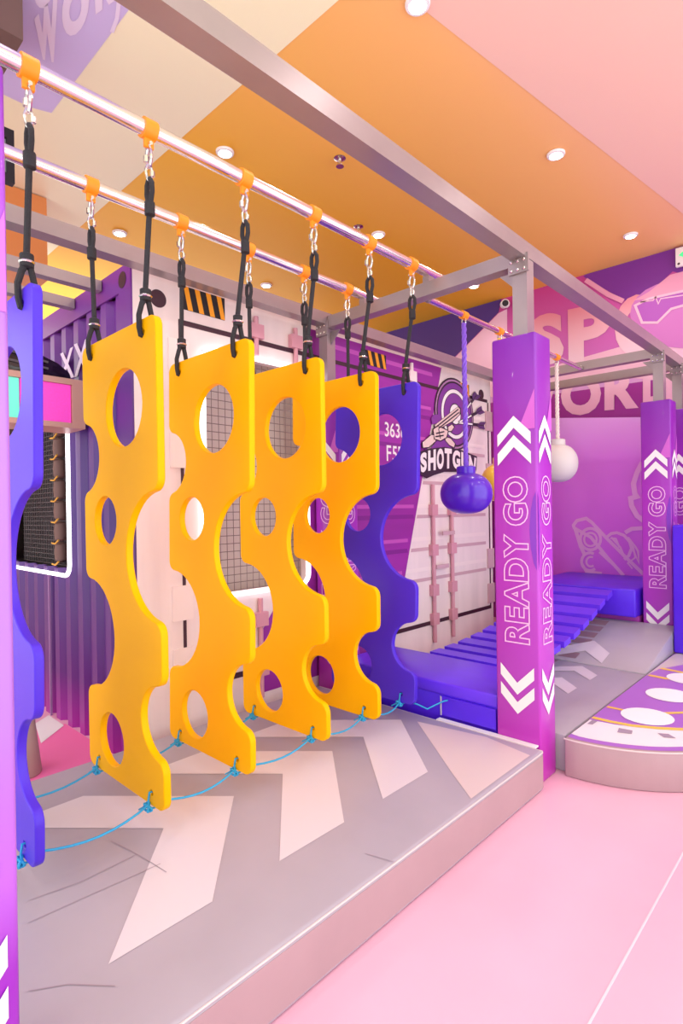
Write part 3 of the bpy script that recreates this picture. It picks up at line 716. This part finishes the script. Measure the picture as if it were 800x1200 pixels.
# rounded mat with white spots
t = thing('spot_mat', 'rounded foam mat printed with white spots, yellow bands and purple field', 'mat', (3.9, .8, 0))
out = [(3.62+.71*math.cos(a), 1.19+.71*math.sin(a)) for a in [PI+PI/2*i/16 for i in range(17)]]
out = [(2.91, 1.19)]+out[1:]+[(5.28, .48), (5.28, 1.19)]
rprism('mat_body', [(x, y, 0) for x, y in out], (0, 0, .2), .012, M_matside, t)
M_spp = mat('spot_mat_purple', (176, 112, 206), .38); M_spw = mat('spot_mat_ivory', (244, 236, 236), .38); M_spy = mat('spot_mat_yellow', (250, 206, 70), .38)
def arcpath(r, z): return [(3.62+r*math.cos(a), 1.185+r*math.sin(a), z) for a in [PI+PI/2*i/20 for i in range(21)]]
def fan(name, r, z, mm, x1=5.12): obj(name, MB().poly([(2.92+(.71-r)-.0, 1.18, z)]+arcpath(r, z)[1:]+[(x1, 1.185-r, z), (x1, 1.18, z)]), mm, t)
fan('print_field', .695, .2012, M_spp); fan('print_field', .65, .2020, M_spw)
fld = [(690, 843), (720, 849), (760, 853), (800, 856), (850, 855), (870, 790), (815, 758), (790, 766)]
decal('print_field', fld, 'z', .2026, M_spp, t)
decal('print_field', [(668+2, 858), (690, 842), (720, 848), (726, 856), (700, 856)][0:0] or [(757, 791.5), (790, 767), (812, 760), (830, 770), (800, 779), (772, 784)], 'z', .2032, MATS['mat_warm_print'], t)
for L, w_ in (([(694, 840.5), (715, 845.5), (740, 850), (770, 853), (800, 854.5), (840, 853)], .035), ([(711, 828), (730, 832), (770, 836), (800, 835), (840, 828)], .03),
              ([(760, 791), (780, 795), (810, 798), (850, 797)], .045), ([(774, 783), (800, 788), (850, 789)], .045)):
    line_decal('yellow_band', L, w_, 'z', .2040, M_spy, t)
for p in ([(725, 853), (741, 856), (740, 860), (723, 858)], [(770, 859), (783, 860), (792, 865), (778, 864)], [(694, 843.5), (700, 845), (694, 849), (688, 848)]):
    decal('print_mark', p, 'z', .2040, MATS['mat_crease'], t)
for x, y in ((3.5, .955), (3.985, .955), (4.44, .945), (4.9, .945)):
    obj('white_spot', MB().poly([(a, b, .2055) for a, b in ell(x, y, .14, .135, 28)]), mat('spot_white', (252, 252, 250), .38), t)
piping('piping', [(p[0], p[1]+.002, .193) for p in [(2.915, 1.19, 0)]+arcpath(.708, 0)[1:]], t, .004)

# ------------------------------------------------------------------ violet platform, slatted bridge, bench, block
t = thing('padded_platform', 'low violet padded box platform at the end of the large grey mat', 'platform', (3.0, 2.1, 0))
rbox('body', 2.775, 3.27, 1.49, 2.64, 0, .385, .014, M_purple_vinyl, t)
rbox('top_pad', 2.765, 3.28, 1.488, 2.645, .318, .392, .012, M_slat, t)
fl_ = obj('flap', MB().box(2.757, 2.773, 1.495, 1.84, .205, .315), M_purple_vinyl, t)
obj('flap_edge', MB().box(2.754, 2.757, 1.838, 1.846, .205, .315), M_piping, fl_)
obj('base_edge', MB().box(2.702, 2.738, 1.25, 1.84, .19, .197), M_white, t)
t = thing('slat_bridge', 'violet wooden slat bridge rising from the platform to the padded bench', 'bridge', (4.2, 1.98, .38))
def bz(x):
    K = ((3.2, .385), (3.7, .39), (4.05, .415), (4.25, .445), (4.44, .484), (4.64, .535), (4.82, .59), (5.0, .645), (5.3, .72))
    for (a, za), (b, zb) in zip(K[:-1], K[1:]):
        if x <= b: return za+(zb-za)*(x-a)/(b-a)
    return .72
for i in range(10):
    x = 3.335+i*.185; w_ = .12; s_ = (bz(x+w_)-bz(x))/w_
    me = MB().prism([(x, 1.655, bz(x)), (x+w_, 1.655, bz(x)+s_*w_), (x+w_, 1.655, bz(x)+s_*w_-.045), (x, 1.655, bz(x)-.045)], (0, .66, 0))
    obj('slat', me, M_slat, t)
for y in (1.78, 2.18):
    obj('carrier_strap', MB().tube([(x_/20, y, bz(x_/20)-.055) for x_ in range(67, 104)], .012, 6), M_purple_vinyl, t, True)
t = thing('padded_bench', 'violet padded bench against the purple illustrated board', 'bench', (5.7, 2.0, 0))
rbox('seat_pad', 5.22, 6.27, 1.50, 2.5, .44, .68, .015, M_purple_vinyl, t)
obj('plinth', MB().box(5.31, 6.27, 1.50, 2.5, .0, .439), mat('magenta_vinyl', (190, 70, 180), .4), t)
t = rbox('padded_block', 5.14, 5.75, .55, 1.20, .208, 1.24, .015, M_purple_vinyl)
tag(t, 'tall violet padded block beside the far READY GO pillar', 'padded block')
# illustrated board
XB = 6.3
bo = thing('illustrated_board', 'glossy orchid-purple wall board with pale skateboard line drawing, behind the bench', 'board', (XB, 2.0, 0))
bm_ = ramp_mat('board_print', [(0, (212, 92, 228)), (.35, (220, 100, 232)), (.7, (226, 118, 236)), (1, (242, 172, 246))], 'Z', .35, coat=.4, lo=.6, hi=2.4)
obj('panel', MB().prism([(XB, 1.1, .0), (XB, 3.0, .0), (XB, 3.0, 2.45), (XB, 1.1, 2.23)], (.03, 0, 0)), bm_, bo)
def bd(L): return crop(640, 480, 4.6125, L)
M_draw = mat('board_pale_line', (232, 160, 226), .4)
BLN = [0]
def bl(L, w=.028, closed=False):
    BLN[0] += 1; line_decal('drawn_line', bd(L), w, 'x', XB-.002-.0006*BLN[0], M_draw, bo, closed)
bl([(415, 895), (330, 800), (240, 690), (150, 640), (146, 625), (165, 600), (215, 588), (245, 610), (330, 700), (420, 790), (525, 890)], .035)
bl([(155, 640), (185, 740), (205, 780)], .04)
bl(ell(238, 700, 55, 58, 24), .03, True); bl(ell(238, 702, 34, 36, 20), .022, True)
bl(ell(235, 822, 45, 48, 20, 0, .9, 5.2), .03); bl(ell(240, 822, 24, 26, 16, 0, .9, 5.2), .022)
bl([(285, 770), (420, 895)], .022); bl([(190, 830), (215, 875), (300, 885)], .03)
bl([(325, 690), (350, 670), (380, 665), (420, 680), (450, 715), (460, 750), (445, 790), (420, 810)], .03)
bl([(350, 690), (400, 745), (425, 805)], .02); bl([(345, 695), (375, 698), (395, 745)], .02)
bl([(425, 665), (460, 645), (525, 640)], .04); bl([(440, 690), (480, 740), (495, 765), (500, 830), (470, 760)], .02)
bl([(430, 690), (470, 745), (480, 800), (440, 830), (465, 860)], .016)
bl([(518, 285), (490, 340), (470, 400), (478, 455), (488, 470), (455, 480), (460, 520), (490, 575), (525, 600)], .05)

# ------------------------------------------------------------------ hanging balls
def ball(x, zc, rx, rz, material, rope_m, label, col_h=.045):
    y = 1.98
    t = thing('hanging_ball', label, 'ball', (x, y, zc-rz), 'balls hung from the thin rail')
    prof = [(max(.012, rx*math.cos(a)), rz*math.sin(a)) for a in [-PI/2+PI*i/20 for i in range(21)]]
    pr = [(rx*max(.02, math.cos(a))**.8, rz*math.sin(a)) for a in [-PI/2+PI*i/20 for i in range(20)]]
    pr = [p for p in pr if not (p[0] < .05 and p[1] > 0)]
    obj('ball_body', MB().lathe((x, y, zc), pr+[(.055, rz*.985)], 32), material, t, True)
    obj('collar', MB().lathe((x, y, zc+rz*.96), [(.062, 0), (.062, col_h), (.05, col_h+.006), (.02, col_h+.006)], 24), material, t, True)
    zt = 2.685-.05; zb = zc+rz+col_h*.9
    for ph in (0, 2*PI/3, 4*PI/3):
        n_ = 60
        obj('rope_strand', MB().tube([(x+.009*math.cos(ph+k*.75), y+.009*math.sin(ph+k*.75), zb+(zt-zb)*k/n_) for k in range(n_+1)], .009, 5), rope_m, t, True)
    s = obj('strap', MB().lathe((x-.025, y, 2.685), [(.0205, 0), (.028, 0), (.028, .05), (.0205, .05)], 16, (1, 0, 0)), M_orange, t, True)
    obj('shackle', MB().tube([(x, y+.014*math.cos(a), 2.645+.026*math.sin(a)) for a in [2*PI*i/14 for i in range(14)]], .005, 6, True), M_link, t, True)
M_ballw = mat('ivory_ball', (206, 196, 196), .4)
ball(3.30, 1.50, .172, .136, mat('violet_ball', (88, 34, 205), .3, coat=.3), mat('violet_rope', (138, 90, 220), .5), 'violet ball on a violet rope, hanging beside the target logo')
ball(3.79, 1.585, .15, .14, mat('yellow_ball', (252, 204, 60), .35, coat=.2), mat('yellow_rope', (240, 200, 80), .6), 'yellow ball hanging between the violet ball and the ivory ball')
ball(4.80, 1.775, .162, .162, M_ballw, mat('ivory_rope', (232, 214, 210), .6), 'ivory ball on a pale rope, hanging before the purple board')

# ------------------------------------------------------------------ arcade header, bollard, ceiling boxes, sign, camera
t = thing('arcade_header', 'pink-lit display header with tan frame and glossy black lid beside the container', 'game machine', (1.0, 3.6, 1.9))
M_tan = mat('tan_frame', (206, 156, 140), .4)
HZ0, HZ1, HY, HX0, HX1 = 1.92, 2.215, 3.50, .45, 1.432
obj('frame', MB().box(HX0, HX1, HY, HY+.27, HZ0, HZ0+.03).box(HX0, HX1, HY, HY+.27, HZ1-.035, HZ1).box(HX1-.075, HX1, HY, HY+.27, HZ0+.03, HZ1-.035).box(HX0, HX0+.05, HY, HY+.27, HZ0+.03, HZ1-.035).box(HX0+.05, HX1-.075, HY+.03, HY+.27, HZ0+.03, HZ1-.035), M_tan, t)
obj('display', MB().box(1.075, HX1-.08, HY+.012, HY+.028, HZ0+.032, HZ1-.037), mat('pink_led_panel', (238, 70, 190), .5, emit=.3, var=.1, scale=90), t)
obj('display', MB().box(HX0+.055, 1.07, HY+.012, HY+.028, HZ0+.032, HZ1-.037), mat('aqua_led_panel', (110, 232, 205), .5, emit=.3), t)
lid = [(HX0, HZ1+.001), (HX1-.06, HZ1+.001), (HX1-.07, HZ1+.045), (HX1-.14, HZ1+.095), (HX1-.3, HZ1+.15), (HX1-.5, HZ1+.185), (HX0, HZ1+.2)]
rprism('lid', [(x, HY+.03, z) for x, z in lid], (0, .24, 0), .02, mat('gloss_black', (20, 16, 22), .12, coat=.6), t)
for k in (.06, .11): obj('lid_groove', MB().tube([(HX0, HY+.025, HZ1+k*1.3), (HX1-.45, HY+.025, HZ1+k*1.1), (HX1-.2, HY+.025, HZ1+k*.75)], .007, 6), mat('gloss_grey', (90, 84, 92), .2), t)
t = rprism('padded_bollard', [(1.035+.10*math.cos(2*PI*i/16)-.03, 3.36+.10*math.sin(2*PI*i/16), 0) for i in range(16)], (-.015, 0, .42), .012, mat('taupe_vinyl', (172, 152, 144), .5))
for v in t.data.vertices:
    k = 1-.35*v.co.z/.42; v.co.x = 1.0+(v.co.x-1.0)*k; v.co.y = 3.36+(v.co.y-3.36)*k
tag(t, 'short taupe tapered padded bollard on the pink floor by the container', 'bollard')
t = thing('ceiling_unit', 'dark ceiling-hung equipment box with black framed lower panel', 'equipment', (.7, 3.1, 3.2))
obj('housing', MB().box(.1, .985, 3.08, 3.5, 3.78, 4.0), mat('umber_housing', (112, 84, 74), .5), t)
obj('housing_seam', MB().box(.1, .99, 3.28, 3.3, 3.765, 3.78), M_dark, t)
obj('lower_frame', MB().box(.2, 1.14, 3.75, 3.8, 3.40, 3.45).box(.2, 1.14, 3.75, 3.8, 3.66, 3.72).box(1.10, 1.14, 3.75, 3.8, 3.45, 3.66), M_dark, t)
obj('panel', MB().box(.2, 1.10, 3.77, 3.79, 3.45, 3.66), mat('grey_green_panel', (140, 146, 140), .4), t)
obj('drop_rod', MB().box(.7, .73, 3.77, 3.79, 3.72, ZC-.01), M_dark, t)
obj('drop_rod', MB().box(.7, .73, 3.2, 3.22, 4.0, ZC-.008), M_dark, t)
t = thing('exit_sign', 'white exit sign box with green arrow fixed high on the back wall', 'sign', (6.54, 1.25, 3.83))
rbox('housing', 6.53, 6.575, 1.05, 1.46, 3.82, 4.01, .008, M_white, t)
gm = mat('exit_green', (60, 200, 120), .4, emit=1.2)
obj('arrow', MB().poly([(6.528, a, b) for a, b in ((1.43, 3.93), (1.36, 3.98), (1.36, 3.95), (1.28, 3.95), (1.28, 3.91), (1.36, 3.91), (1.36, 3.88))]), gm, t)
obj('indicator', MB().lathe((6.528, 1.43, 3.845), [(.012, 0), (.012, .003)], 10, (1, 0, 0)), M_maroon, t)
t = thing('security_camera', 'small white bullet security camera on the back wall under the ceiling', 'camera', (6.5, 3.3, 3.9))
d_ = Vector((-.8, -.5, -.25)).normalized()
obj('body', MB().lathe((6.5, 3.32, 3.93), [(.035, -.1), (.05, -.09), (.05, .09), (.045, .1), (.04, .1)], 16, d_), M_white, t, True)
obj('lens', MB().lathe(Vector((6.5, 3.32, 3.93))+d_*.1, [(.038, 0), (.036, .006)], 16, d_), M_dark, t, True)
obj('mount', MB().tube([(6.5, 3.32, 3.93), (6.56, 3.34, 3.95), (6.593, 3.34, 3.95)], .016, 8), M_white, t)
obj('mount_plate', MB().lathe((6.58, 3.34, 3.95), [(.045, 0), (.045, .012)], 16, (1, 0, 0)), M_white, t)
